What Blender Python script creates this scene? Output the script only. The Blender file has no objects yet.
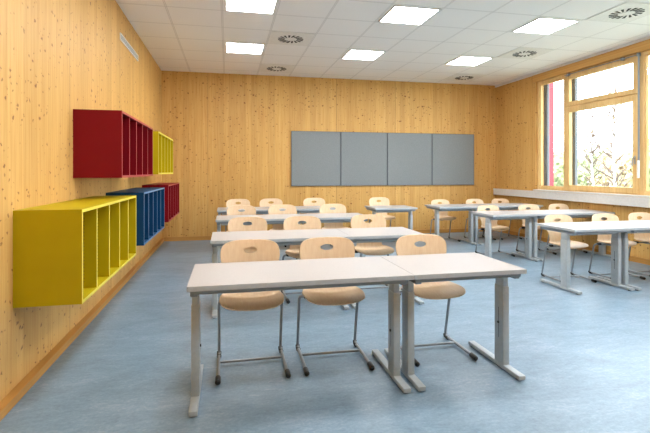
import bpy, bmesh, math, random
from math import sin, cos, pi, radians, sqrt, atan, exp
from mathutils import Vector, Matrix, noise

random.seed(7)
sc = bpy.context.scene
COL = sc.collection

# ------------------------------------------------------------------ helpers
def lin(c):
    return c / 12.92 if c <= 0.04045 else ((c + 0.055) / 1.055) ** 2.4

def rgb(r, g, b, a=1.0):
    return (lin(r / 255), lin(g / 255), lin(b / 255), a)

def link(o, parent=None):
    COL.objects.link(o)
    if parent is not None:
        o.parent = parent
    return o

def obj(name, bm, mats, parent=None, smooth=0, loc=None):
    me = bpy.data.meshes.new(name)
    bmesh.ops.recalc_face_normals(bm, faces=bm.faces)
    bm.to_mesh(me)
    bm.free()
    if not isinstance(mats, (list, tuple)):
        mats = [mats]
    for m in mats:
        me.materials.append(m)
    if smooth:
        for p in me.polygons:
            p.use_smooth = True
        me.set_sharp_from_angle(angle=radians(smooth))
    o = bpy.data.objects.new(name, me)
    if loc:
        o.location = loc
    return link(o, parent)

def thing(name, label, cat, loc=(0, 0, 0), rz=0, group=None):
    o = bpy.data.objects.new(name, None)
    o.empty_display_size = 0.1
    o.location = loc
    o.rotation_euler = (0, 0, rz)
    link(o)
    return tag(o, label, cat, group)

def tag(o, label, cat, group=None):
    o['label'] = label
    o['category'] = cat
    if group:
        o['group'] = group
    return o

def struct(name, bm, mats, label=None, cat=None, smooth=0):
    o = obj(name, bm, mats, None, smooth)
    o['kind'] = 'structure'
    if label:
        o['label'] = label
    if cat:
        o['category'] = cat
    return o

def copy_tree(o, parent=None):
    c = o.copy()
    COL.objects.link(c)
    if parent is not None:
        c.parent = parent
    for ch in list(o.children):
        copy_tree(ch, c)
    return c

def box(bm, x0, x1, y0, y1, z0, z1, bev=0.0, mat=0, seg=2):
    vs = [bm.verts.new((x, y, z)) for z in (z0, z1) for y in (y0, y1) for x in (x0, x1)]
    idx = [(0, 2, 3, 1), (4, 5, 7, 6), (0, 1, 5, 4), (1, 3, 7, 5), (3, 2, 6, 7), (2, 0, 4, 6)]
    fs = []
    for i in idx:
        f = bm.faces.new([vs[k] for k in i])
        f.material_index = mat
        fs.append(f)
    if bev > 0:
        es = {e for f in fs for e in f.edges}
        r = bmesh.ops.bevel(bm, geom=list(es), offset=bev, segments=seg, affect='EDGES', profile=0.5)
        for f in r['faces']:
            f.material_index = mat
    return vs

def fillet(pts, rad, n=6):
    """round the inner corners of a polyline"""
    P = [Vector(p) for p in pts]
    out = [P[0]]
    for i in range(1, len(P) - 1):
        a, b, c = P[i - 1], P[i], P[i + 1]
        r = min(rad, (a - b).length * 0.49, (c - b).length * 0.49)
        p0 = b + (a - b).normalized() * r
        p1 = b + (c - b).normalized() * r
        for k in range(n + 1):
            t = k / n
            out.append(p0 * (1 - t) ** 2 + b * 2 * t * (1 - t) + p1 * t * t)
    out.append(P[-1])
    return out

def tube(bm, pts, r, seg=10, mat=0, cap=True, radii=None):
    P = [Vector(p) for p in pts]
    n = len(P)
    up = Vector((0, 0, 1))
    rings = []
    t0 = (P[1] - P[0]).normalized()
    ref = up if abs(t0.dot(up)) < 0.9 else Vector((1, 0, 0))
    nrm = (ref - t0 * ref.dot(t0)).normalized()
    for i in range(n):
        if i == 0:
            t = (P[1] - P[0]).normalized()
        elif i == n - 1:
            t = (P[-1] - P[-2]).normalized()
        else:
            t = ((P[i + 1] - P[i]).normalized() + (P[i] - P[i - 1]).normalized()).normalized()
        nrm = (nrm - t * nrm.dot(t)).normalized()
        bn = t.cross(nrm)
        rr = radii[i] if radii else r
        rings.append([bm.verts.new(P[i] + (nrm * cos(2 * pi * k / seg) + bn * sin(2 * pi * k / seg)) * rr) for k in range(seg)])
    for i in range(n - 1):
        for k in range(seg):
            f = bm.faces.new((rings[i][k], rings[i][(k + 1) % seg], rings[i + 1][(k + 1) % seg], rings[i + 1][k]))
            f.material_index = mat
    if cap:
        for rg in (rings[0], rings[-1]):
            f = bm.faces.new(rg)
            f.material_index = mat

def BM():
    return bmesh.new()

# ------------------------------------------------------------------ materials
class N:
    def __init__(self, name):
        self.m = bpy.data.materials.new(name)
        self.m.use_nodes = True
        self.t = self.m.node_tree
        self.b = self.t.nodes['Principled BSDF']
        self.out = self.t.nodes['Material Output']

    def n(self, kind, **kw):
        nd = self.t.nodes.new(kind)
        for k, v in kw.items():
            setattr(nd, k, v)
        return nd

    def l(self, a, b):
        self.t.links.new(a, b)

    def coord(self, scale=(1, 1, 1), kind='Object', loc=(0, 0, 0)):
        tc = self.n('ShaderNodeTexCoord')
        mp = self.n('ShaderNodeMapping')
        mp.inputs['Scale'].default_value = scale
        mp.inputs['Location'].default_value = loc
        self.l(tc.outputs[kind], mp.inputs['Vector'])
        return mp.outputs['Vector']

    def math(self, op, a, b=None, c=None, clamp=False):
        nd = self.n('ShaderNodeMath', operation=op)
        nd.use_clamp = clamp
        for i, v in enumerate((a, b, c)):
            if v is None:
                continue
            if isinstance(v, (int, float)):
                nd.inputs[i].default_value = v
            else:
                self.l(v, nd.inputs[i])
        return nd.outputs[0]

    def noise(self, vec, scale, detail=3, rough=0.5, dist=0.0):
        nd = self.n('ShaderNodeTexNoise')
        nd.inputs['Scale'].default_value = scale
        nd.inputs['Detail'].default_value = detail
        nd.inputs['Roughness'].default_value = rough
        nd.inputs['Distortion'].default_value = dist
        self.l(vec, nd.inputs['Vector'])
        return nd.outputs['Fac']

    def ramp(self, fac, stops):
        nd = self.n('ShaderNodeValToRGB')
        el = nd.color_ramp.elements
        while len(el) < len(stops):
            el.new(0.5)
        for e, (p, c) in zip(el, stops):
            e.position = p
            e.color = c
        self.l(fac, nd.inputs['Fac'])
        return nd.outputs['Color']

    def mix(self, fac, a, b, mode='MIX'):
        nd = self.n('ShaderNodeMix', data_type='RGBA', blend_type=mode)
        for sock, v in ((nd.inputs[0], fac), (nd.inputs[6], a), (nd.inputs[7], b)):
            if isinstance(v, (int, float, tuple)):
                sock.default_value = v
            else:
                self.l(v, sock)
        return nd.outputs[2]

    def bump(self, h, strength=0.2, dist=0.002):
        nd = self.n('ShaderNodeBump')
        nd.inputs['Strength'].default_value = strength
        nd.inputs['Distance'].default_value = dist
        self.l(h, nd.inputs['Height'])
        self.l(nd.outputs[0], self.b.inputs['Normal'])

    def col(self, v):
        if isinstance(v, tuple):
            self.b.inputs['Base Color'].default_value = v
        else:
            self.l(v, self.b.inputs['Base Color'])

    def set(self, rough=0.5, metal=0.0, spec=0.5):
        self.b.inputs['Roughness'].default_value = rough
        self.b.inputs['Metallic'].default_value = metal
        self.b.inputs['Specular IOR Level'].default_value = spec
        return self

def plain(name, c, rough=0.5, metal=0.0, spec=0.5, vary=0.05, scale=30):
    k = N(name)
    v = k.coord()
    f = k.noise(v, scale, 3)
    d = tuple(x * (1 - vary) for x in c[:3]) + (1,)
    u = tuple(min(1, x * (1 + vary)) for x in c[:3]) + (1,)
    k.col(k.ramp(f, [(0.3, d), (0.7, u)]))
    k.set(rough, metal, spec)
    return k.m

def wood_wall(name, axis, knots=1.0, tint=(1, 1, 1), seed=0.0, joint=1.25, horiz=False):
    """vertical spruce boards; axis = coordinate running along the wall"""
    k = N(name)
    tc = k.n('ShaderNodeTexCoord')
    sp = k.n('ShaderNodeSeparateXYZ')
    k.l(tc.outputs['Object'], sp.inputs[0])
    a = sp.outputs[axis]
    z = sp.outputs['Z']
    if horiz:
        a, z = z, a
    a = k.math('ADD', a, 10.37 + seed)
    # lamella index
    q = k.math('DIVIDE', a, 0.105)
    idx = k.math('FLOOR', q)
    wn = k.n('ShaderNodeTexWhiteNoise', noise_dimensions='1D')
    k.l(idx, wn.inputs['W'])
    rnd = wn.outputs['Value']
    # grain : strongly stretched noise
    cb = k.n('ShaderNodeCombineXYZ')
    k.l(a, cb.inputs[0])
    k.l(k.math('MULTIPLY', rnd, 17.0), cb.inputs[1])
    k.l(k.math('MULTIPLY', z, 0.035), cb.inputs[2])
    g1 = k.noise(cb.outputs[0], 55, 3, 0.6)
    g2 = k.noise(cb.outputs[0], 12, 2, 0.5)
    base = k.ramp(g1, [(0.28, rgb(204 * tint[0], 155 * tint[1], 85 * tint[2])), (0.5, rgb(214 * tint[0], 170 * tint[1], 100 * tint[2])), (0.78, rgb(221 * tint[0], 181 * tint[1], 113 * tint[2]))])
    shade = k.ramp(g2, [(0.3, (0.94, 0.92, 0.88, 1)), (0.7, (1.0, 1.0, 1.0, 1))])
    base = k.mix(1.0, base, shade, 'MULTIPLY')
    lam = k.ramp(rnd, [(0.0, (0.88, 0.85, 0.80, 1)), (0.5, (0.97, 0.96, 0.95, 1)), (1.0, (1.0, 1.0, 1.0, 1))])
    base = k.mix(1.0, base, lam, 'MULTIPLY')
    # knots: one candidate per voronoi cell, random presence and size
    kv = k.n('ShaderNodeCombineXYZ')
    k.l(a, kv.inputs[0])
    k.l(k.math('MULTIPLY', z, 1.15), kv.inputs[1])
    dn = k.n('ShaderNodeTexNoise')
    dn.inputs['Scale'].default_value = 26.0
    dn.inputs['Detail'].default_value = 2.0
    k.l(kv.outputs[0], dn.inputs['Vector'])
    dv = k.n('ShaderNodeVectorMath', operation='MULTIPLY_ADD')
    k.l(dn.outputs['Color'], dv.inputs[0])
    dv.inputs[1].default_value = (0.05, 0.05, 0.0)
    k.l(kv.outputs[0], dv.inputs[2])
    for scale, rmax, keep, strength in ((7.5, 0.115, 0.36, 0.8), (14.0, 0.14, 0.42, 0.68)):
        vo = k.n('ShaderNodeTexVoronoi', voronoi_dimensions='2D', feature='F1')
        vo.inputs['Scale'].default_value = scale
        vo.inputs['Randomness'].default_value = 1.0
        k.l(dv.outputs[0], vo.inputs['Vector'])
        w2 = k.n('ShaderNodeTexWhiteNoise', noise_dimensions='3D')
        k.l(vo.outputs['Color'], w2.inputs['Vector'])
        clus = k.noise(kv.outputs[0], 1.4, 2)
        size = k.math('MULTIPLY', k.math('SUBTRACT', k.math('ADD', w2.outputs['Value'], k.math('MULTIPLY', k.math('SUBTRACT', clus, 0.5), 0.9)), keep), rmax / (1 - keep))
        diff = k.math('DIVIDE', k.math('SUBTRACT', size, vo.outputs['Distance']), 0.035)
        core = k.math('MULTIPLY', k.math('MINIMUM', k.math('MAXIMUM', diff, 0.0), 1.0), strength * knots)
        halo = k.math('MULTIPLY', k.math('MINIMUM', k.math('MAXIMUM', k.math('ADD', k.math('MULTIPLY', diff, 0.4), 0.9), 0.0), 1.0), k.math('GREATER_THAN', size, 0.0))
        base = k.mix(k.math('MULTIPLY', halo, 0.22 * knots), base, rgb(176, 110, 48))
        base = k.mix(core, base, rgb(112, 66, 28))
    # fine joint between lamellas and a wider one between the big panels
    fr = k.math('FRACT', q)
    ln = k.math('LESS_THAN', fr, 0.02)
    base = k.mix(k.math('MULTIPLY', ln, 0.22), base, rgb(150, 95, 45))
    if joint:
        fj = k.math('FRACT', k.math('DIVIDE', a, joint))
        lj = k.math('LESS_THAN', fj, 0.0045)
        base = k.mix(k.math('MULTIPLY', lj, 0.65), base, rgb(110, 66, 32))
    k.col(base)
    k.set(0.5, 0, 0.3)
    return k.m

M = {}
M['wall_x'] = wood_wall('spruce_boards_back', 'X')
M['wall_y'] = wood_wall('spruce_boards_side', 'Y', seed=3.3)
M['base_y'] = wood_wall('spruce_skirting', 'Z', knots=0.5, tint=(0.93, 0.88, 0.82), joint=0)
M['fascia'] = wood_wall('spruce_fascia', 'Z', knots=0.9, tint=(1, 0.98, 0.96), joint=0, seed=1.1)
M['frame_wood'] = wood_wall('window_spruce', 'Y', knots=0.1, tint=(1.07, 1.14, 1.34), joint=0, seed=2.0)

# linoleum
k = N('blue_linoleum')
v = k.coord((1, 1, 1))
vs = k.coord((1.0, 2.3, 1))
f1 = k.noise(vs, 2.2, 6, 0.62, 0.5)
f2 = k.noise(vs, 13, 6, 0.72, 1.2)
f3 = k.noise(v, 60, 4, 0.6)
mixf = k.math('ADD', k.math('MULTIPLY', f1, 0.35), k.math('ADD', k.math('MULTIPLY', f2, 0.4), k.math('MULTIPLY', f3, 0.25)))
k.col(k.ramp(mixf, [(0.34, rgb(104, 116, 134)), (0.45, rgb(116, 140, 156)), (0.53, rgb(127, 150, 168)), (0.62, rgb(148, 164, 180))]))
k.set(0.36, 0, 0.5)
M['floor'] = k.m

# mineral ceiling tiles on a 0.62 m grid
k = N('ceiling_tiles')
tc = k.n('ShaderNodeTexCoord')
sp = k.n('ShaderNodeSeparateXYZ')
k.l(tc.outputs['Object'], sp.inputs[0])
def grid_line(axis, off):
    fr = k.math('FRACT', k.math('DIVIDE', k.math('ADD', sp.outputs[axis], off + 62.0 * 0.62 * 0), 0.62))
    d = k.math('MINIMUM', fr, k.math('SUBTRACT', 1.0, fr))
    return k.math('LESS_THAN', d, 0.014), k.math('LESS_THAN', k.math('ABSOLUTE', k.math('SUBTRACT', d, 0.015)), 0.004)
gx, ex = grid_line('X', 0.065 + 6.2)
gy, ey = grid_line('Y', -4.735 + 12.4)
g = k.math('MAXIMUM', gx, gy)
e = k.math('MAXIMUM', ex, ey)
sp_ = k.noise(tc.outputs['Object'], 220, 2)
c0 = k.ramp(sp_, [(0.3, rgb(236, 236, 236)), (0.6, rgb(242, 242, 242))])
c0 = k.mix(k.math('MULTIPLY', g, 0.6), c0, rgb(226, 226, 226))
c0 = k.mix(k.math('MULTIPLY', e, 0.5), c0, rgb(165, 165, 166))
k.col(c0)
k.set(0.85, 0, 0.2)
M['ceiling'] = k.m

M['white_paint'] = plain('white_paint', rgb(228, 228, 226), 0.5)
M['sill'] = plain('pale_sill', rgb(214, 212, 208), 0.4)
k = N('warm_white_laminate')
f = k.noise(k.coord(), 90, 3)
k.col(k.ramp(f, [(0.3, rgb(174, 171, 170)), (0.7, rgb(181, 178, 177))]))
k.set(0.33, 0, 0.5)
M['laminate'] = k.m
M['edge_band'] = plain('grey_edge_band', rgb(176, 182, 186), 0.4)
M['metal'] = plain('silver_powder_coat', rgb(176, 184, 188), 0.4, 0.2)
M['metal_dark'] = plain('grey_steel', rgb(136, 146, 154), 0.4, 0.25)
M['tube'] = plain('grey_tube_steel', rgb(154, 159, 163), 0.3, 0.6)
M['black'] = plain('black_plastic', rgb(12, 13, 15), 0.45)
M['dark_slot'] = plain('dark_slot', rgb(38, 40, 42), 0.7)
M['board_edge'] = plain('dark_board_edge', rgb(92, 98, 104), 0.5)
M['alu_matt'] = plain('matt_grey_rail', rgb(108, 114, 120), 0.6)
M['alu'] = plain('aluminium', rgb(176, 178, 180), 0.35, 0.8)

def beech(name):
    k = N(name)
    v = k.coord((7, 1, 1))
    f = k.noise(v, 9, 4, 0.6, 0.4)
    f2 = k.noise(k.coord((60, 4, 4)), 6, 3)
    c = k.ramp(k.math('ADD', k.math('MULTIPLY', f, 0.65), k.math('MULTIPLY', f2, 0.35)),
               [(0.3, rgb(224, 192, 154)), (0.55, rgb(232, 204, 168)), (0.75, rgb(238, 214, 182))])
    k.col(c)
    k.set(0.42, 0, 0.4)
    return k.m
M['beech'] = beech('beech_plywood')

def cab(name, c, ce, rough=0.42):
    a = plain(name, c, 0.5, 0, 0.22, 0.03, 8)
    b = plain(name + '_edge', ce, 0.4, 0, 0.5, 0.03, 20)
    return a, b
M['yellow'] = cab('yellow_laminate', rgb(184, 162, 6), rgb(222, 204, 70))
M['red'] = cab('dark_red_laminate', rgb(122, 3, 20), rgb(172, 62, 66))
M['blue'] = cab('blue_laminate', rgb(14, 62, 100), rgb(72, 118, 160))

k = N('grey_felt')
v = k.coord((1, 1, 1))
f = k.noise(v, 160, 3, 0.7)
k.col(k.ramp(f, [(0.3, rgb(120, 126, 129)), (0.7, rgb(142, 147, 149))]))
k.set(0.9, 0, 0.1)
k.bump(f, 0.3, 0.002)
M['felt'] = k.m

k = N('lamp_diffuser')
k.col((0.9, 0.9, 0.9, 1))
k.b.inputs['Emission Color'].default_value = (0.97, 0.985, 1.0, 1)
k.b.inputs['Emission Strength'].default_value = 18.5
M['lamp'] = k.m

k = N('window_glass')
tr = k.n('ShaderNodeBsdfTransparent')
tr.inputs[0].default_value = (0.97, 0.985, 0.98, 1)
gl = k.n('ShaderNodeBsdfGlossy')
gl.inputs['Roughness'].default_value = 0.02
lwt = k.n('ShaderNodeLayerWeight')
lwt.inputs['Blend'].default_value = 0.5
mx = k.n('ShaderNodeMixShader')
k.l(k.math('ADD', k.math('MULTIPLY', k.math('POWER', lwt.outputs['Facing'], 5.0), 0.9), 0.035), mx.inputs[0])
k.l(tr.outputs[0], mx.inputs[1])
k.l(gl.outputs[0], mx.inputs[2])
k.l(mx.outputs[0], k.out.inputs['Surface'])
M['glass'] = k.m

M['red_facade'] = plain('red_facade', rgb(200, 50, 66), 0.5)
M['bark'] = plain('birch_bark', rgb(215, 212, 205), 0.8, vary=0.2, scale=8)
M['twig'] = plain('brown_twigs', rgb(104, 88, 78), 0.8)
def leafm(name, a, b):
    k = N(name)
    f = k.noise(k.coord(), 1.5, 3)
    k.col(k.ramp(f, [(0.35, a), (0.65, b)]))
    k.set(0.7, 0, 0.2)
    return k.m
M['leaf_green'] = leafm('green_leaves', rgb(168, 178, 140), rgb(200, 202, 160))
M['leaf_gold'] = leafm('golden_leaves', rgb(212, 196, 150), rgb(214, 192, 164))
M['leaf_pale'] = leafm('grey_green_leaves', rgb(176, 184, 166), rgb(204, 204, 182))
M['grass'] = leafm('meadow', rgb(140, 148, 126), rgb(166, 168, 148))

# ------------------------------------------------------------------ room shell
XL, XR, YB, YF, ZC = -1.198, 5.70, 8.78, -1.12, 3.16
W = 0.25
b = BM(); box(b, XL - W, XR + W + 0.2, YF - W, YB + W, -0.2, 0)
struct('floor', b, M['floor'], 'marbled blue-grey linoleum floor', 'floor')
b = BM(); box(b, XL - W, XR + W, YF - W, YB + W, ZC, ZC + 0.2)
struct('ceiling', b, M['ceiling'], 'white suspended tile ceiling on a square grid', 'ceiling')
b = BM(); box(b, XL - W, XL, YF, YB, 0, ZC)
struct('wall_left', b, M['wall_y'], 'knotty spruce-clad wall behind the coloured shelf units', 'wall')
b = BM(); box(b, XL - W, XR + W, YB, YB + W, 0, ZC)
struct('wall_back', b, M['wall_x'], 'knotty spruce-clad far wall carrying the grey boards', 'wall')
b = BM(); box(b, XL - W, XR + W, YF - W, YF, 0, ZC)
struct('wall_front', b, M['wall_x'], 'spruce-clad wall behind the viewer', 'wall')
# window wall, opening y -0.30 .. 7.46, z 0.955 .. 2.985
WY0, WY1, WZ0, WZ1 = 1.40, 7.487, 0.955, 2.985
b = BM()
box(b, XR, XR + W, YF, YB, 0, WZ0)
box(b, XR, XR + W, WY1, YB, WZ0, ZC)
box(b, XR, XR + W, YF, WY0, WZ0, ZC)
box(b, XR, XR + W, WY0, WY1, WZ1, ZC)
struct('wall_right', b, M['wall_y'], 'spruce-clad wall around the windows', 'wall')
# skirting
b = BM(); box(b, XL, XL + 0.052, YF, YB, 0, 0.052, 0.003)
struct('baseboard_left', b, M['base_y'], 'spruce skirting board along the left wall')
b = BM(); box(b, XL + 0.052, XR, YB - 0.02, YB, 0, 0.075, 0.003)
struct('baseboard_back', b, M['base_y'], 'spruce skirting board along the far wall')
b = BM(); box(b, XR - 0.02, XR, YF, YB - 0.02, 0, 0.075, 0.003)
struct('baseboard_right', b, M['base_y'], 'spruce skirting board under the windows')
# white ceiling angle, fascia above the windows, cable trunking + sill board
b = BM(); box(b, XR - 0.025, XR, YF, YB, ZC - 0.04, ZC)
struct('trim_1', b, M['white_paint'], 'white ceiling edge angle above the windows')
b = BM(); box(b, XR - 0.018, XR, YF, WY1 + 0.07, 2.99, ZC - 0.04, 0.002)
struct('trim_2', b, M['fascia'], 'spruce fascia board over the windows')
b = BM()
box(b, XR - 0.08, XR, YF, YB - 0.03, 0.797, 0.925, 0.004)
box(b, XR - 0.084, XR - 0.078, YF, YB - 0.03, 0.905, 0.93, 0.001)
struct('trim_3', b, M['sill'], 'pale cable trunking running under the windows')
b = BM(); box(b, XR - 0.065, XR + 0.13, WY0, WY1 - 0.005, 0.932, 0.957, 0.003)
struct('trim_4', b, M['sill'], 'white window sill board')

# ------------------------------------------------------------------ windows
FX0, FX1 = 5.738, 5.80          # frame depth range
def frame_rect(bm, y0, y1, z0, z1, w, x0, x1, bev=0.004):
    box(bm, x0, x1, y0, y0 + w, z0, z1, bev)
    box(bm, x0, x1, y1 - w, y1, z0, z1, bev)
    box(bm, x0 + 0.0005, x1, y0 + w, y1 - w, z0, z0 + w, bev)
    box(bm, x0 + 0.0005, x1, y0 + w, y1 - w, z1 - w, z1, bev)

def pane(parent, y0, y1, z0, z1):
    b = BM(); box(b, 5.762, 5.768, y0, y1, z0, z1)
    obj('window_pane', b, M['glass'], parent)

def make_window(n, y0, y1, label):
    root = bpy.data.objects.new('window_%d' % n, None)
    link(root)
    root['kind'] = 'structure'
    root['label'] = label
    # fixed frame
    b = BM()
    frame_rect(b, y0, y1, WZ0, WZ1, 0.055, FX0, FX1 + 0.02)
    mu = y1 - 0.727                                      # mullion between side light and sashes
    box(b, FX0, FX1 + 0.02, mu - 0.035, mu + 0.035, WZ0 + 0.045, WZ1 - 0.045, 0.004)
    zt = 2.405
    box(b, FX0 + 0.01, FX1 + 0.02, y0 + 0.045, mu - 0.035, zt - 0.03, zt + 0.03, 0.004)
    # beads of the side light
    frame_rect(b, mu + 0.035, y1 - 0.045, WZ0 + 0.045, WZ1 - 0.045, 0.03, FX0 + 0.015, FX1)
    obj('window_frame', b, M['frame_wood'], root)
    pane(root, mu + 0.06, y1 - 0.07, WZ0 + 0.07, WZ1 - 0.07)
    # opening casement
    b = BM(); frame_rect(b, y0 + 0.045, mu - 0.01, WZ0 + 0.02, zt - 0.01, 0.085, FX0 - 0.012, FX1 - 0.01)
    s = obj('casement_sash', b, M['frame_wood'], root)
    pane(root, y0 + 0.12, mu - 0.085, WZ0 + 0.095, zt - 0.085)
    b = BM(); frame_rect(b, y0 + 0.045, mu - 0.01, zt + 0.01, WZ1 - 0.035, 0.075, FX0 - 0.012, FX1 - 0.01)
    s2 = obj('transom_sash', b, M['frame_wood'], root)
    pane(root, y0 + 0.115, mu - 0.08, zt + 0.08, WZ1 - 0.105)
    # handle of the casement
    b = BM()
    hy = y0 + 0.09
    box(b, FX0 - 0.022, FX0 - 0.012, hy - 0.014, hy + 0.014, 1.40, 1.52, 0.004)
    tube(b, fillet([(FX0 - 0.02, hy, 1.49), (FX0 - 0.055, hy, 1.49), (FX0 - 0.058, hy, 1.37)], 0.015), 0.009, 8)
    obj('window_handle', b, M['alu'], s, 40)
    # transom opener: horizontal gear under the fascia, rod down the side and a hand lever
    b = BM()
    tube(b, [(FX0 - 0.035, y0 + 0.01, 2.955), (FX0 - 0.035, mu - 0.02, 2.955)], 0.007, 8)
    for yy in (mu - 0.10, y0 + 0.28):
        box(b, FX0 - 0.045, FX0 - 0.012, yy - 0.025, yy + 0.025, 2.935, 2.975, 0.003)
    tube(b, [(FX0 - 0.04, mu - 0.16, 2.95), (FX0 - 0.02, mu - 0.02, 2.93)], 0.006, 8)
    box(b, FX0 - 0.05, FX0 - 0.012, y0 - 0.005, y0 + 0.03, 2.93, 2.98, 0.003)
    tube(b, [(FX0 - 0.03, y0 + 0.012, 2.95), (FX0 - 0.03, y0 + 0.012, 1.42)], 0.011, 8)
    g = obj('transom_opener', b, M['metal_dark'], root, 40)
    b = BM()
    box(b, FX0 - 0.055, FX0 - 0.02, y0, y0 + 0.024, 1.20, 1.45, 0.006)
    obj('hand_lever', b, M['white_paint'], g)
    return root

make_window(1, 5.295, WY1, 'far timber window with side light, casement and transom')
# further windows towards the viewer: wide fixed panes in the same timber
def fixed_window(n, y0, y1, label):
    root = bpy.data.objects.new('window_%d' % n, None)
    link(root)
    root['kind'] = 'structure'
    root['label'] = label
    b = BM()
    frame_rect(b, y0, y1, WZ0, WZ1, 0.045, FX0, FX1 + 0.02)
    frame_rect(b, y0 + 0.045, y1 - 0.045, WZ0 + 0.045, WZ1 - 0.045, 0.02, FX0 + 0.015, FX1)
    obj('window_frame', b, M['frame_wood'], root)
    pane(root, y0 + 0.06, y1 - 0.06, WZ0 + 0.06, WZ1 - 0.06)
fixed_window(2, 3.35, 5.295, 'timber window cut by the right edge of the picture')
fixed_window(3, 1.40, 3.35, 'third timber window along the right wall')

# exterior blind guide rails and the red facade fin
GR = 'blind guide rails outside the window'
for (y0, y1, lb) in ((7.355, 7.45, 'grey blind guide rail outside the far edge of the window'),
                 (6.665, 6.775, 'grey blind guide rail outside the window mullion'),
                 (5.14, 5.21, 'grey blind guide rail outside between the two windows')):
    b = BM(); box(b, 5.85, 5.90, y0, y1, 0.90, 3.05, 0.003)
    tag(obj('blind_rail', b, M['alu_matt']), lb, 'rail', GR)
b = BM(); box(b, 5.95, 6.075, 7.46, 7.58, -3.0, 3.5, 0.004)
tag(obj('facade_fin', b, M['red_facade']), 'red facade fin standing just outside the narrow side light', 'facade fin')

# ------------------------------------------------------------------ ceiling lights and vents
GX = [-0.065 + 0.62 * i for i in (0, 3, 6)]
GY = [1.015, 2.875, 4.735, 6.595]  # rows nearest the camera are out of view, added to light the foreground
def make_light():
    t = thing('ceiling_light', '', 'ceiling light')
    b = BM()
    s, w = 0.298, 0.024
    z0, z1 = -0.012, 0.0
    box(b, -s + .012, s - .012, -s + .012, -s + .012 + w, z0, z1)
    box(b, -s + .012, s - .012, s - .012 - w, s - .012, z0, z1)
    box(b, -s + .012, -s + .012 + w, -s + .012 + w, s - .012 - w, z0, z1)
    box(b, s - .012 - w, s - .012, -s + .012 + w, s - .012 - w, z0, z1)
    obj('light_frame', b, M['white_paint'], t)
    b = BM(); box(b, -0.262, 0.262, -0.266, 0.266, -0.009, -0.002)
    obj('diffuser', b, M['lamp'], t)
    return t
LL = {(0, 3): 'square ceiling light nearest the left wall in the far row, above the back desks',
      (0, 2): 'square ceiling light cut by the top edge of the picture near the left wall',
      (1, 3): 'square ceiling light in the middle of the far row',
      (1, 2): 'square ceiling light in the middle of the nearer visible row',
      (2, 3): 'square ceiling light nearest the windows in the far row',
      (2, 2): 'square ceiling light nearest the windows in the nearer visible row'}
proto = None
for j, gy in enumerate(GY):
    for i, gx in enumerate(GX):
        o = make_light() if proto is None else copy_tree(proto)
        proto = proto or o
        o.location = (gx + 0.315, gy + 0.31, ZC)
        side = ('left', 'middle', 'window-side')[i]
        o['label'] = LL.get((i, j), 'unseen square ceiling light added above the viewer to light the foreground, %s column, %s row' % (side, ('first', 'second')[j % 2]))
        o['group'] = 'square ceiling lights'

def make_vent():
    t = thing('ceiling_vent', '', 'ceiling vent')
    b = BM(); box(b, -0.295, 0.295, -0.295, 0.295, -0.008, 0.0, 0.002)
    obj('face_plate', b, M['white_paint'], t)
    b = BM()
    n = 16
    for q in range(n):
        a = 2 * pi * q / n
        for (r0, r1, w0, w1) in ((0.088, 0.178, 0.008, 0.016),):
            tw = 0.16
            pts = []
            for (r, w, aa) in ((r0, -w0, a), (r1, -w1, a + tw), (r1, w1, a + tw), (r0, w0, a)):
                pts.append((r * cos(aa) - w * sin(aa), r * sin(aa) + w * cos(aa)))
            lo = [bm_v for bm_v in (b.verts.new((x, y, -0.0115)) for x, y in pts)]
            hi = [bm_v for bm_v in (b.verts.new((x, y, -0.0065)) for x, y in pts)]
            b.faces.new(lo); b.faces.new(hi[::-1])
            for e_ in range(4):
                b.faces.new((lo[e_], lo[(e_ + 1) % 4], hi[(e_ + 1) % 4], hi[e_]))
    obj('swirl_slots', b, M['dark_slot'], t)
    b = BM()
    bmesh.ops.create_cone(b, cap_ends=True, segments=32, radius1=0.066, radius2=0.072, depth=0.006, matrix=Matrix.Translation((0, 0, -0.011)))
    obj('centre_disc', b, M['white_paint'], t, 30)
    return t
proto = None
for (x, y, lb) in ((0.865, 6.285, 'round swirl air vent between the left and middle ceiling lights of the far row'),
                   (0.865, 8.145, 'round swirl air vent near the far wall, left of centre'),
                   (4.585, 6.285, 'round swirl air vent right of the far window-side light'),
                   (4.585, 8.145, 'round swirl air vent near the far wall, on the window side'),
                   (4.585, 4.425, 'round swirl air vent at the top right corner, nearest the viewer')):
    o = make_vent() if proto is None else copy_tree(proto)
    proto = proto or o
    o.location = (x, y, ZC)
    o['label'] = lb
    o['group'] = 'swirl air vents in the ceiling'

# slim grille high on the left wall
t = thing('wall_vent', 'slim white slot vent high on the left wall', 'vent', (XL, 6.0, 2.83))
b = BM(); box(b, 0, 0.012, -0.52, 0.52, -0.04, 0.04, 0.003)
obj('vent_frame', b, M['white_paint'], t)
b = BM()
for zz in (-0.022, -0.008, 0.006, 0.02):
    box(b, 0.0115, 0.0135, -0.50, 0.50, zz - 0.004, zz + 0.004)
obj('vent_slots', b, M['metal_dark'], t)

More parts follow.
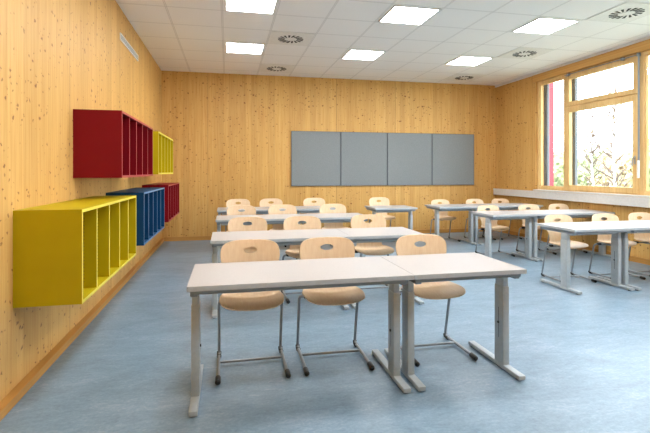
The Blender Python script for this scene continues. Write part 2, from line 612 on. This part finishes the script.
# ------------------------------------------------------------------ pinboards on the far wall
bx = [1.215, 2.217, 3.204, 4.191, 5.166]
names = ['grey fabric pinboard at the left end of the row of four',
         'grey fabric pinboard second from the left in the row of four',
         'grey fabric pinboard third from the left in the row of four',
         'grey fabric pinboard at the right end of the row, nearest the windows']
for i in range(4):
    x0, x1 = bx[i] + 0.004, bx[i + 1] - 0.004
    z0, z1 = 1.008, 2.09
    t = thing('pinboard', names[i], 'pinboard', ((x0 + x1) / 2, YB, z0), 0, 'grey pinboards on the far wall')
    hw = (x1 - x0) / 2
    h = z1 - z0
    b = BM(); box(b, -hw + 0.008, hw - 0.008, -0.028, -0.004, 0.008, h - 0.008, 0.002)
    obj('felt_panel', b, M['felt'], t)
    b = BM()
    box(b, -hw, -hw + 0.008, -0.032, 0, 0, h); box(b, hw - 0.008, hw, -0.032, 0, 0, h)
    box(b, -hw + 0.008, hw - 0.008, -0.032, 0, 0, 0.008); box(b, -hw + 0.008, hw - 0.008, -0.032, 0, h - 0.008, h)
    obj('board_frame', b, M['board_edge'], t)

# ------------------------------------------------------------------ wall shelf units
def shelf_unit(y0, y1, z0, z1, key, label, cells=5):
    m, me = M[key]
    D = 0.362
    L = y1 - y0
    H = z1 - z0
    T = 0.019
    t = thing('shelf_unit', label, 'shelf unit', (XL, y0, z0), 0, 'coloured shelf units on the left wall')
    def panel(name, x0, x1, ya, yb, za, zb, front=True, lab=None):
        b = BM()
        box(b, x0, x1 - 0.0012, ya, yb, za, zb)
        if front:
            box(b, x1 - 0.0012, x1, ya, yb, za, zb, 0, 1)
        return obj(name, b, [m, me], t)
    panel('top_panel', 0, D, 0, L, H - T, H)
    panel('bottom_panel', 0, D, 0, L, 0, T)
    panel('side_panel', 0, D, 0, T, T, H - T)
    panel('side_panel', 0, D, L - T, L, T, H - T)
    panel('back_panel', 0, 0.008, T, L - T, T, H - T, False)
    st = (L - T) / cells
    for q in range(1, cells):
        panel('divider', 0.008, D - 0.004, q * st, q * st + T, T, H - T)
    # rows of shelf-pin holes on the faces turned to the viewer
    b = BM()
    for q in range(1, cells + 1):
        yy = q * st if q < cells else L - T
        for xx in (D - 0.08,):
            for r in range(20):
                zz = 0.06 + r * 0.023
                if zz > H - 0.05:
                    break
                bmesh.ops.create_cone(b, cap_ends=True, segments=8, radius1=0.0026, radius2=0.0026, depth=0.0012,
                                      matrix=Matrix.Translation((xx, yy - 0.0003, zz)) @ Matrix.Rotation(pi / 2, 4, 'X'))
    o = obj('shelf_pin_holes', b, M['dark_slot'], t)
    o['kind'] = 'stuff'
    return t
shelf_unit(2.885, 4.49, 0.512, 1.068, 'yellow', 'large yellow open shelf unit in the lower row, nearest the viewer')
shelf_unit(4.885, 6.41, 0.535, 1.078, 'blue', 'blue open shelf unit in the lower row between yellow and dark red units')
shelf_unit(6.842, 8.32, 0.560, 1.098, 'red', 'dark red shelf unit in the lower row, beyond the blue one')
shelf_unit(3.905, 5.447, 1.240, 1.786, 'red', 'big dark red open shelf unit in the upper row, nearer the viewer')
shelf_unit(5.867, 7.406, 1.257, 1.790, 'yellow', 'yellow shelf unit in the upper row, beyond the dark red one')

# ------------------------------------------------------------------ desks
TH = 0.68
def make_desk(Wd):
    t = thing('desk', '', 'desk')
    b = BM()
    box(b, 0.001, Wd - 0.001, 0.0, 0.61, TH - 0.027, TH - 0.0015, 0.0015, 1)
    box(b, 0.0016, Wd - 0.0016, 0.0006, 0.6094, TH - 0.003, TH, 0.0005, 0)
    obj('tabletop', b, [M['laminate'], M['edge_band']], t)
    b = BM()
    zt = TH - 0.027
    box(b, 0.03, Wd - 0.03, 0.018, 0.045, zt - 0.022, zt, 0.002)
    obj('front_rail', b, M['metal_dark'], t)
    b = BM(); box(b, 0.03, Wd - 0.03, 0.50, 0.53, zt - 0.03, zt, 0.002)
    obj('rear_rail', b, M['metal_dark'], t)
    b = BM()
    box(b, 0.07, Wd - 0.07, 0.155, 0.185, zt - 0.06, zt - 0.012, 0.003)
    obj('crossbeam', b, M['metal'], t)
    lw = 0.046
    for side, x0 in ((-1, 0.013), (1, Wd - 0.080)):
        b = BM()
        x1 = x0 + lw
        box(b, x0, x1, 0.13, 0.23, 0.03, 0.545, 0.006)
        xi = x1 if side < 0 else x0            # inner face carries the slot
        s = 1 if side < 0 else -1
        xa, xb = sorted((xi - s * 0.002, xi + s * 0.0006))
        box(b, xa, xb, 0.178, 0.182, 0.20, 0.40, 0, 1)
        leg = obj('leg', b, [M['metal'], M['dark_slot']], t, 30)
        b = BM(); box(b, x0 + 0.004, x1 - 0.004, 0.134, 0.226, 0.53, zt - 0.01, 0.005)
        obj('extension_tube', b, M['metal'], leg, 30)
        b = BM()
        tube(b, [(xi, 0.18, 0.30), (xi + s * 0.006, 0.18, 0.30)], 0.008, 10)
        obj('clamp_screw', b, M['dark_slot'], leg, 30)
        b = BM()
        box(b, x0, x1, -0.034, 0.560, 0.008, 0.034, 0.003)
        ft = obj('foot', b, M['metal'], leg, 30)
        for yy in (0.005, 0.54):
            b = BM()
            tube(b, [((x0 + x1) / 2, yy, 0.0), ((x0 + x1) / 2, yy, 0.010)], 0.017, 12)
            obj('levelling_glide', b, M['black'], ft, 30)
        b = BM()
        box(b, x0 + 0.003, x1 - 0.003, 0.02, 0.56, zt - 0.034, zt - 0.002, 0.005)
        obj('support_arm', b, M['metal_dark'], leg, 30)
    return t
WA, WB = 1.288, 0.752
protoA = make_desk(WA)
protoB = make_desk(WB)
usedA = usedB = False
def place_desk(kind, x, y, label, group):
    global usedA, usedB
    if kind == 'A':
        o = copy_tree(protoA) if usedA else protoA
        usedA = True
    else:
        o = copy_tree(protoB) if usedB else protoB
        usedB = True
    o.location = (x, y, 0)
    o['label'] = label
    o['group'] = group
LG = 'white-topped desks in the left block'
RG = 'white-topped desks in the window block'
left_rows = [(-0.213, 2.48, 'front'), (-0.15, 4.08, 'second'), (-0.15, 5.83, 'third'), (-0.165, 7.28, 'last')]
for x, y, nm in left_rows:
    place_desk('A', x, y, {'front': 'wide white-topped desk in the left foreground, two chairs behind it',
                           'second': 'wide white-topped desk in second row of the left block, behind the foreground desk',
                           'third': 'wide white-topped desk in the third row of the left block',
                           'last': 'wide white-topped desk in the back row, closest to the far wall on the left'}[nm], LG)
    place_desk('B', x + WA, y, {'front': 'short white-topped desk in the centre foreground, right end of front row',
                                'second': 'short white-topped desk at the right end of second row of left block',
                                'third': 'short white-topped desk at right end of third row of left block',
                                'last': 'short white-topped desk joined to the wide one in the back left row'}[nm], LG)
place_desk('B', 2.395, 7.12, 'single short desk standing alone in front of the pinboards', LG)
for x, y, nm in ((3.57, 4.07, 0), (3.645, 5.68, 1), (3.57, 7.16, 2)):
    place_desk('B', x, y, ('short desk at aisle end of the nearest row by the windows', 'short desk at aisle end of the middle row by the windows',
                           'short desk at aisle end of the farthest row by the windows')[nm], RG)
    place_desk('A', x + WB, y, ('wide desk cut by the right picture edge, nearest row by the windows', 'wide desk in the middle row by the windows, reaching to the wall',
                                'wide desk in the farthest row by the windows')[nm], RG)

# ------------------------------------------------------------------ chairs
def catmull(P, n):
    out = []
    m = len(P)
    for i in range(m - 1):
        p0, p1, p2, p3 = P[max(i - 1, 0)], P[i], P[i + 1], P[min(i + 2, m - 1)]
        for k in range(n):
            t = k / n
            out.append(tuple(0.5 * ((2 * b_) + (-a_ + c_) * t + (2 * a_ - 5 * b_ + 4 * c_ - d_) * t * t + (-a_ + 3 * b_ - 3 * c_ + d_) * t ** 3)
                             for a_, b_, c_, d_ in zip(p0, p1, p2, p3)))
    out.append(tuple(P[-1]))
    return out

def make_chair():
    t = thing('school_chair', '', 'chair')
    # centre line: y, z, half width, side lift (seat, z), side wrap (back, -y)
    P = [(-0.1665, 0.4190, 0.028, 0.0, 0.0),
         (-0.1655, 0.4205, 0.088, 0.003, 0.0),
         (-0.164, 0.4235, 0.132, 0.006, 0.0),
         (-0.155, 0.4285, 0.163, 0.009, 0.0),
         (-0.134, 0.4345, 0.189, 0.012, 0.0),
         (-0.100, 0.4385, 0.202, 0.015, 0.0),
         (-0.050, 0.4385, 0.209, 0.018, 0.0),
         (0.005, 0.4335, 0.210, 0.024, 0.0),
         (0.060, 0.429, 0.203, 0.030, 0.0),
         (0.110, 0.429, 0.186, 0.034, 0.005),
         (0.145, 0.438, 0.166, 0.028, 0.014),
         (0.168, 0.465, 0.149, 0.012, 0.022),
         (0.178, 0.510, 0.144, 0.002, 0.026),
         (0.184, 0.565, 0.158, 0.0, 0.028),
         (0.190, 0.615, 0.184, 0.0, 0.028),
         (0.197, 0.665, 0.200, 0.0, 0.026),
         (0.204, 0.712, 0.206, 0.0, 0.024),
         (0.210, 0.752, 0.201, 0.0, 0.022),
         (0.215, 0.781, 0.182, 0.0, 0.018),
         (0.2175, 0.797, 0.153, 0.0, 0.014),
         (0.2190, 0.806, 0.116, 0.0, 0.010),
         (0.2195, 0.8095, 0.066, 0.0, 0.006)]
    S = catmull(P, 4)
    NS = 28
    bm = BM()
    grid = []
    for (y, z, w, lift, wrap) in S:
        row = []
        for j in range(NS + 1):
            s = 2 * j / NS - 1
            a = abs(s)
            row.append(bm.verts.new((s * w, y - wrap * a ** 2.2, z + lift * a ** 3)))
        grid.append(row)
    # keyhole grip
    cx, cz, rx, rz = 0.0, 0.738, 0.050, 0.021
    def inside(v):
        return ((v.x - cx) / rx) ** 2 + ((v.z - cz) / rz) ** 2 < 1 and v.y > 0.185
    faces = []
    for i in range(len(grid) - 1):
        for j in range(NS):
            q = (grid[i][j], grid[i][j + 1], grid[i + 1][j + 1], grid[i + 1][j])
            c = sum((v.co for v in q), Vector()) / 4
            if inside(c):
                continue
            faces.append(bm.faces.new(q))
    for v in [v for v in bm.verts if not v.link_faces]:
        bm.verts.remove(v)
    for v in bm.verts:
        if v.co.y > 0.185 and v.is_boundary and abs(v.co.z - cz) < rz * 1.7 and abs(v.co.x) < rx * 1.4:
            dx, dz = (v.co.x - cx) / rx, (v.co.z - cz) / rz
            d = sqrt(dx * dx + dz * dz)
            nx, nz = cx + dx / d * rx, cz + dz / d * rz
            v.co.y += (nz - v.co.z) * 0.3
            v.co.x, v.co.z = nx, nz
    bmesh.ops.recalc_face_normals(bm, faces=bm.faces)
    bmesh.ops.solidify(bm, geom=bm.faces[:], thickness=0.010)
    obj('seat_shell', bm, M['beech'], t, 50)
    # sled frame: front of left runner, back, up, across under the seat, down, back out
    xo, r = 0.214, 0.0108
    zr = 0.022
    path = [(-xo, -0.20, zr), (-xo, 0.215, zr), (-xo, 0.125, 0.413), (-0.12, 0.085, 0.413), (0.12, 0.085, 0.413), (xo, 0.125, 0.413), (xo, 0.215, zr), (xo, -0.20, zr)]
    b = BM()
    tube(b, fillet(path, 0.035, 6), r, 10)
    obj('sled_frame', b, M['tube'], t, 50)
    b = BM()
    tube(b, [(-xo, 0.06, zr), (xo, 0.06, zr)], 0.0085, 10)
    obj('floor_crossbar', b, M['tube'], t, 50)
    for s in (-1, 1):
        b = BM()
        tube(b, [(s * xo, -0.232, 0.017), (s * xo, -0.226, 0.018), (s * xo, -0.165, 0.021), (s * xo, -0.158, 0.022)], 0.017, 12, radii=[0.010, 0.0165, 0.0165, 0.012])
        obj('front_glide', b, M['black'], t, 40)
        b = BM()
        tube(b, [(s * xo, 0.165, 0.018), (s * xo, 0.205, 0.018), (s * xo, 0.214, 0.036)], 0.0152, 12)
        obj('rear_glide', b, M['black'], t, 40)
        b = BM()
        box(b, s * 0.165 - 0.022, s * 0.165 + 0.022, 0.075, 0.125, 0.405, 0.432, 0.006)
        obj('seat_mount', b, M['black'], t, 40)
    # two support rails running forward under the seat
    for s in (-1, 1):
        b = BM()
        tube(b, fillet([(s * 0.10, 0.09, 0.412), (s * 0.10, -0.08, 0.418), (s * 0.10, -0.12, 0.424)], 0.03), 0.007, 8)
        obj('seat_rail', b, M['tube'], t, 40)
    return t

chair0 = make_chair()
cused = False
def place_chair(x, y, rz, label, group, s=1.0):
    global cused
    o = copy_tree(chair0) if cused else chair0
    cused = True
    o.location = (x, y, 0)
    o.rotation_euler = (0, 0, radians(rz))
    o.scale = (s, s, s)
    o['label'] = label
    o['group'] = group
G1 = 'beech school chairs in the left block'
G2 = 'beech school chairs in the window block'
chairs = [
 (0.156, 3.015, 0, 'beech shell chair behind the foreground desk, leftmost of three', G1, 1),
 (0.706, 3.015, -1, 'beech shell chair behind the foreground desk, in the middle of three', G1, 1),
 (1.436, 3.0, 0.5, 'beech shell chair behind the short foreground desk, right of the paired legs', G1, 1),
 (0.206, 4.63, 0, 'beech shell chair in the second row of the left block, nearest the shelf wall', G1, 1),
 (0.789, 4.6, 1, 'beech shell chair in the middle of the second row of the left block', G1, 1),
 (1.534, 4.63, -1, 'beech shell chair at the right end of the second row of the left block', G1, 1),
 (0.19, 6.33, -1, 'beech shell chair in the third row of the left block, nearest the shelf wall', G1, 1),
 (0.778, 6.34, 0, 'beech shell chair in the middle of the third row of the left block', G1, 1),
 (1.537, 6.35, 1, 'beech shell chair at the right end of the third row of the left block', G1, 1),
 (0.18, 7.86, 0, 'beech shell chair in the back row, nearest the shelf wall', G1, 1),
 (0.755, 7.88, -1, 'beech shell chair in the middle of the back left row', G1, 1),
 (1.548, 7.9, 0.5, 'beech shell chair at the right end of the back left row', G1, 1),
 (2.79, 7.86, 3, 'beech shell chair behind the single desk in front of the pinboards', G1, 1),
 (3.985, 4.66, -4, 'pale beech chair in the nearest window row, next to the aisle', G2, 0.935),
 (4.672, 4.66, -3, 'pale beech chair in the middle of the nearest window row', G2, 0.935),
 (5.245, 4.68, -1, 'pale beech chair in the nearest window row, nearest the wall', G2, 0.935),
 (4.045, 6.27, -1, 'pale beech chair in the middle window row, next to the aisle', G2, 0.935),
 (4.78, 6.28, -2, 'pale beech chair in the centre of the middle window row', G2, 0.935),
 (5.35, 6.29, 0, 'pale beech chair in the middle window row, nearest the wall', G2, 0.935),
 (3.975, 7.78, 0, 'pale beech chair in the farthest window row, next to the aisle', G2, 0.935),
 (4.715, 7.8, 1, 'pale beech chair in the centre of the farthest window row', G2, 0.935),
 (5.27, 7.8, -1, 'pale beech chair in the farthest window row, nearest the corner', G2, 0.935)]
for c in chairs:
    place_chair(c[0], c[1], c[2], c[3], c[4], c[5])

# ------------------------------------------------------------------ outside
b = BM(); box(b, 6.6, 120, -60, 120, -3.3, -3.0)
struct('ground_outside', b, M['grass'], 'pale meadow outside the windows')

def tree(x, y, h, spread, leaf, nleaf, label, cat, trunk=True, r=0.10, low=0.25, leafsize=0.12):
    z0 = -3.0
    t = thing(cat.replace(' ', '_'), label, cat, (x, y, z0), 0, 'trees outside the windows')
    tips = []
    if trunk:
        b = BM()
        b2 = BM()
        pts = [(0, 0, 0)]
        for i in range(1, 8):
            pts.append((random.uniform(-.08, .08) * i * .3, random.uniform(-.08, .08) * i * .3, h * i / 7))
        tube(b, pts, r, 8, radii=[r * (1 - 0.12 * i) for i in range(8)])
        for i in range(46):
            f = random.uniform(low, 0.97)
            k_ = int(f * 7)
            p = Vector(pts[k_]).lerp(Vector(pts[k_ + 1]), f * 7 - k_)
            a = random.uniform(0, 2 * pi)
            L = spread * (1.15 - f) * random.uniform(0.6, 1.1)
            d = Vector((cos(a), sin(a), random.uniform(0.5, 1.3))).normalized()
            q1 = p + d * L * 0.5
            q2 = q1 + (d + Vector((random.uniform(-.4, .4), random.uniform(-.4, .4), random.uniform(-.2, .5)))).normalized() * L * 0.5
            tube(b2, [p, q1, q2], 0.02, 4, radii=[0.045, 0.03, 0.014])
            tips += [q1, q2, q1.lerp(q2, .5)]
            for _ in range(3):
                e = q2.lerp(q1, random.uniform(0, .9)) 
                e2 = e + Vector((random.uniform(-1, 1), random.uniform(-1, 1), random.uniform(-.3, 1))) * 0.35
                tube(b2, [e, e2], 0.008, 3, radii=[0.02, 0.010])
                tips.append(e2)
        tr_ = obj('trunk', b, M['bark'], t, 50)
        obj('branches', b2, M['twig'], tr_)
    else:
        b2 = BM()
        for _ in range(7):
            a = random.uniform(0, 2 * pi)
            tube(b2, [(0, 0, 0), (cos(a) * spread * .3, sin(a) * spread * .3, h * .5), (cos(a) * spread * .5, sin(a) * spread * .5, h * .85)], 0.04, 5, radii=[0.06, 0.035, 0.012])
        obj('branches', b2, M['twig'], t)
        for i in range(160):
            v_ = Vector((random.gauss(0, 1), random.gauss(0, 1), random.gauss(0, 1))).normalized() * random.uniform(.45, 1) 
            tips.append(Vector((v_.x * spread, v_.y * spread, h * 0.55 + v_.z * h * 0.45)))
    b = BM()
    for i in range(nleaf):
        c = random.choice(tips) + Vector([random.gauss(0, 0.16 if trunk else 0.3) for _ in range(3)])
        n_ = Vector([random.uniform(-1, 1) for _ in range(3)]).normalized()
        u_ = n_.orthogonal().normalized() * leafsize * random.uniform(.5, 1.1)
        w_ = n_.cross(u_).normalized() * leafsize * 0.55
        b.faces.new([b.verts.new(c + q) for q in (u_, w_, -u_, -w_)])
    fo = obj('foliage', b, leaf, t)
    return t
# direction through the windows: x/y about 0.8 .. 1.15
spots = [
 (20.5, 22.0, 8.2, 1.9, 'leaf_gold', 120, 'slender birch with bare top outside, left part of the casement', True),
 (20.0, 20.0, 9.2, 2.2, 'leaf_gold', 140, 'tall nearly bare birch outside, centre of the casement', True),
 (22.3, 18.4, 7.6, 2.0, 'leaf_gold', 300, 'birch with golden leaves outside, right part of the casement', True),
 (18.5, 15.6, 7.2, 1.7, 'leaf_pale', 200, 'pale-stemmed birch outside next to the window handle', True),
]
for (x, y, h, s, lf, n, lb, tk) in spots:
    tree(x, y, h, s, M[lf], n, lb, 'birch tree', tk)
bush = [
 (25, 16.4, 6.0, 2.0, 'leaf_pale', 'grey-green shrub outside beyond the second window'),
 (24.6, 20.9, 6.0, 2.0, 'leaf_green', 'green shrub outside at the right edge of the casement'),
 (26.4, 25.9, 5.6, 2.0, 'leaf_gold', 'golden shrub outside, nearer row, middle of the casement'),
 (26, 30.2, 5.4, 2.0, 'leaf_green', 'rounded green shrub outside behind the window mullion'),
 (27, 34.8, 5.2, 2.0, 'leaf_pale', 'grey-green shrub outside, seen through the narrow side light'),
 (33, 26.0, 7.0, 2.1, 'leaf_gold', 'tall golden shrub outside in the farther row, right of centre'),
 (33, 30.8, 6.6, 2.1, 'leaf_pale', 'pale shrub outside in the farther row, left part of the casement'),
 (34, 35.8, 6.4, 2.1, 'leaf_green', 'green shrub outside in the farther row behind the mullion'),
 (34, 40.8, 6.4, 2.1, 'leaf_gold', 'golden shrub outside, farthest one seen in the side light')]
for (x, y, h, s, lf, lb) in bush:
    s *= 0.85
    tree(x, y, h, s, M[lf], 3600, lb, 'shrub', False, leafsize=0.26)

# ------------------------------------------------------------------ light
w = bpy.data.worlds.new('overcast')
sc.world = w
w.use_nodes = True
nt = w.node_tree
bg = nt.nodes['Background']
tc = nt.nodes.new('ShaderNodeTexCoord')
sx = nt.nodes.new('ShaderNodeSeparateXYZ')
rp = nt.nodes.new('ShaderNodeValToRGB')
nt.links.new(tc.outputs['Generated'], sx.inputs[0])
nt.links.new(sx.outputs['Z'], rp.inputs['Fac'])
rp.color_ramp.elements[0].color = (0.88, 0.94, 1.0, 1)
rp.color_ramp.elements[1].color = (0.78, 0.88, 1.0, 1)
nt.links.new(rp.outputs['Color'], bg.inputs['Color'])
bg.inputs['Strength'].default_value = 5.0

# ------------------------------------------------------------------ camera
F, HY = 450.0, 171.7
cam = bpy.data.cameras.new('camera')
cam.sensor_fit = 'HORIZONTAL'
cam.sensor_width = 36
cam.lens = F / 650 * 36
cam.shift_x = 0
cam.shift_y = -(216.5 - HY) / 650
cam.clip_start = 0.05
cam.clip_end = 300
co = bpy.data.objects.new('camera', cam)
co.location = (0, 0, 1.29)
co.rotation_euler = (radians(90), 0, -atan(97.3 / 450))
link(co)
sc.camera = co

sc.view_settings.view_transform = 'Standard'
sc.view_settings.look = 'None'
sc.view_settings.exposure = 0.84
sc.view_settings.gamma = 1.0
sc.cycles.max_bounces = 12
sc.cycles.diffuse_bounces = 6
sc.cycles.glossy_bounces = 4
sc.cycles.transparent_max_bounces = 12
sc.cycles.sample_clamp_indirect = 6
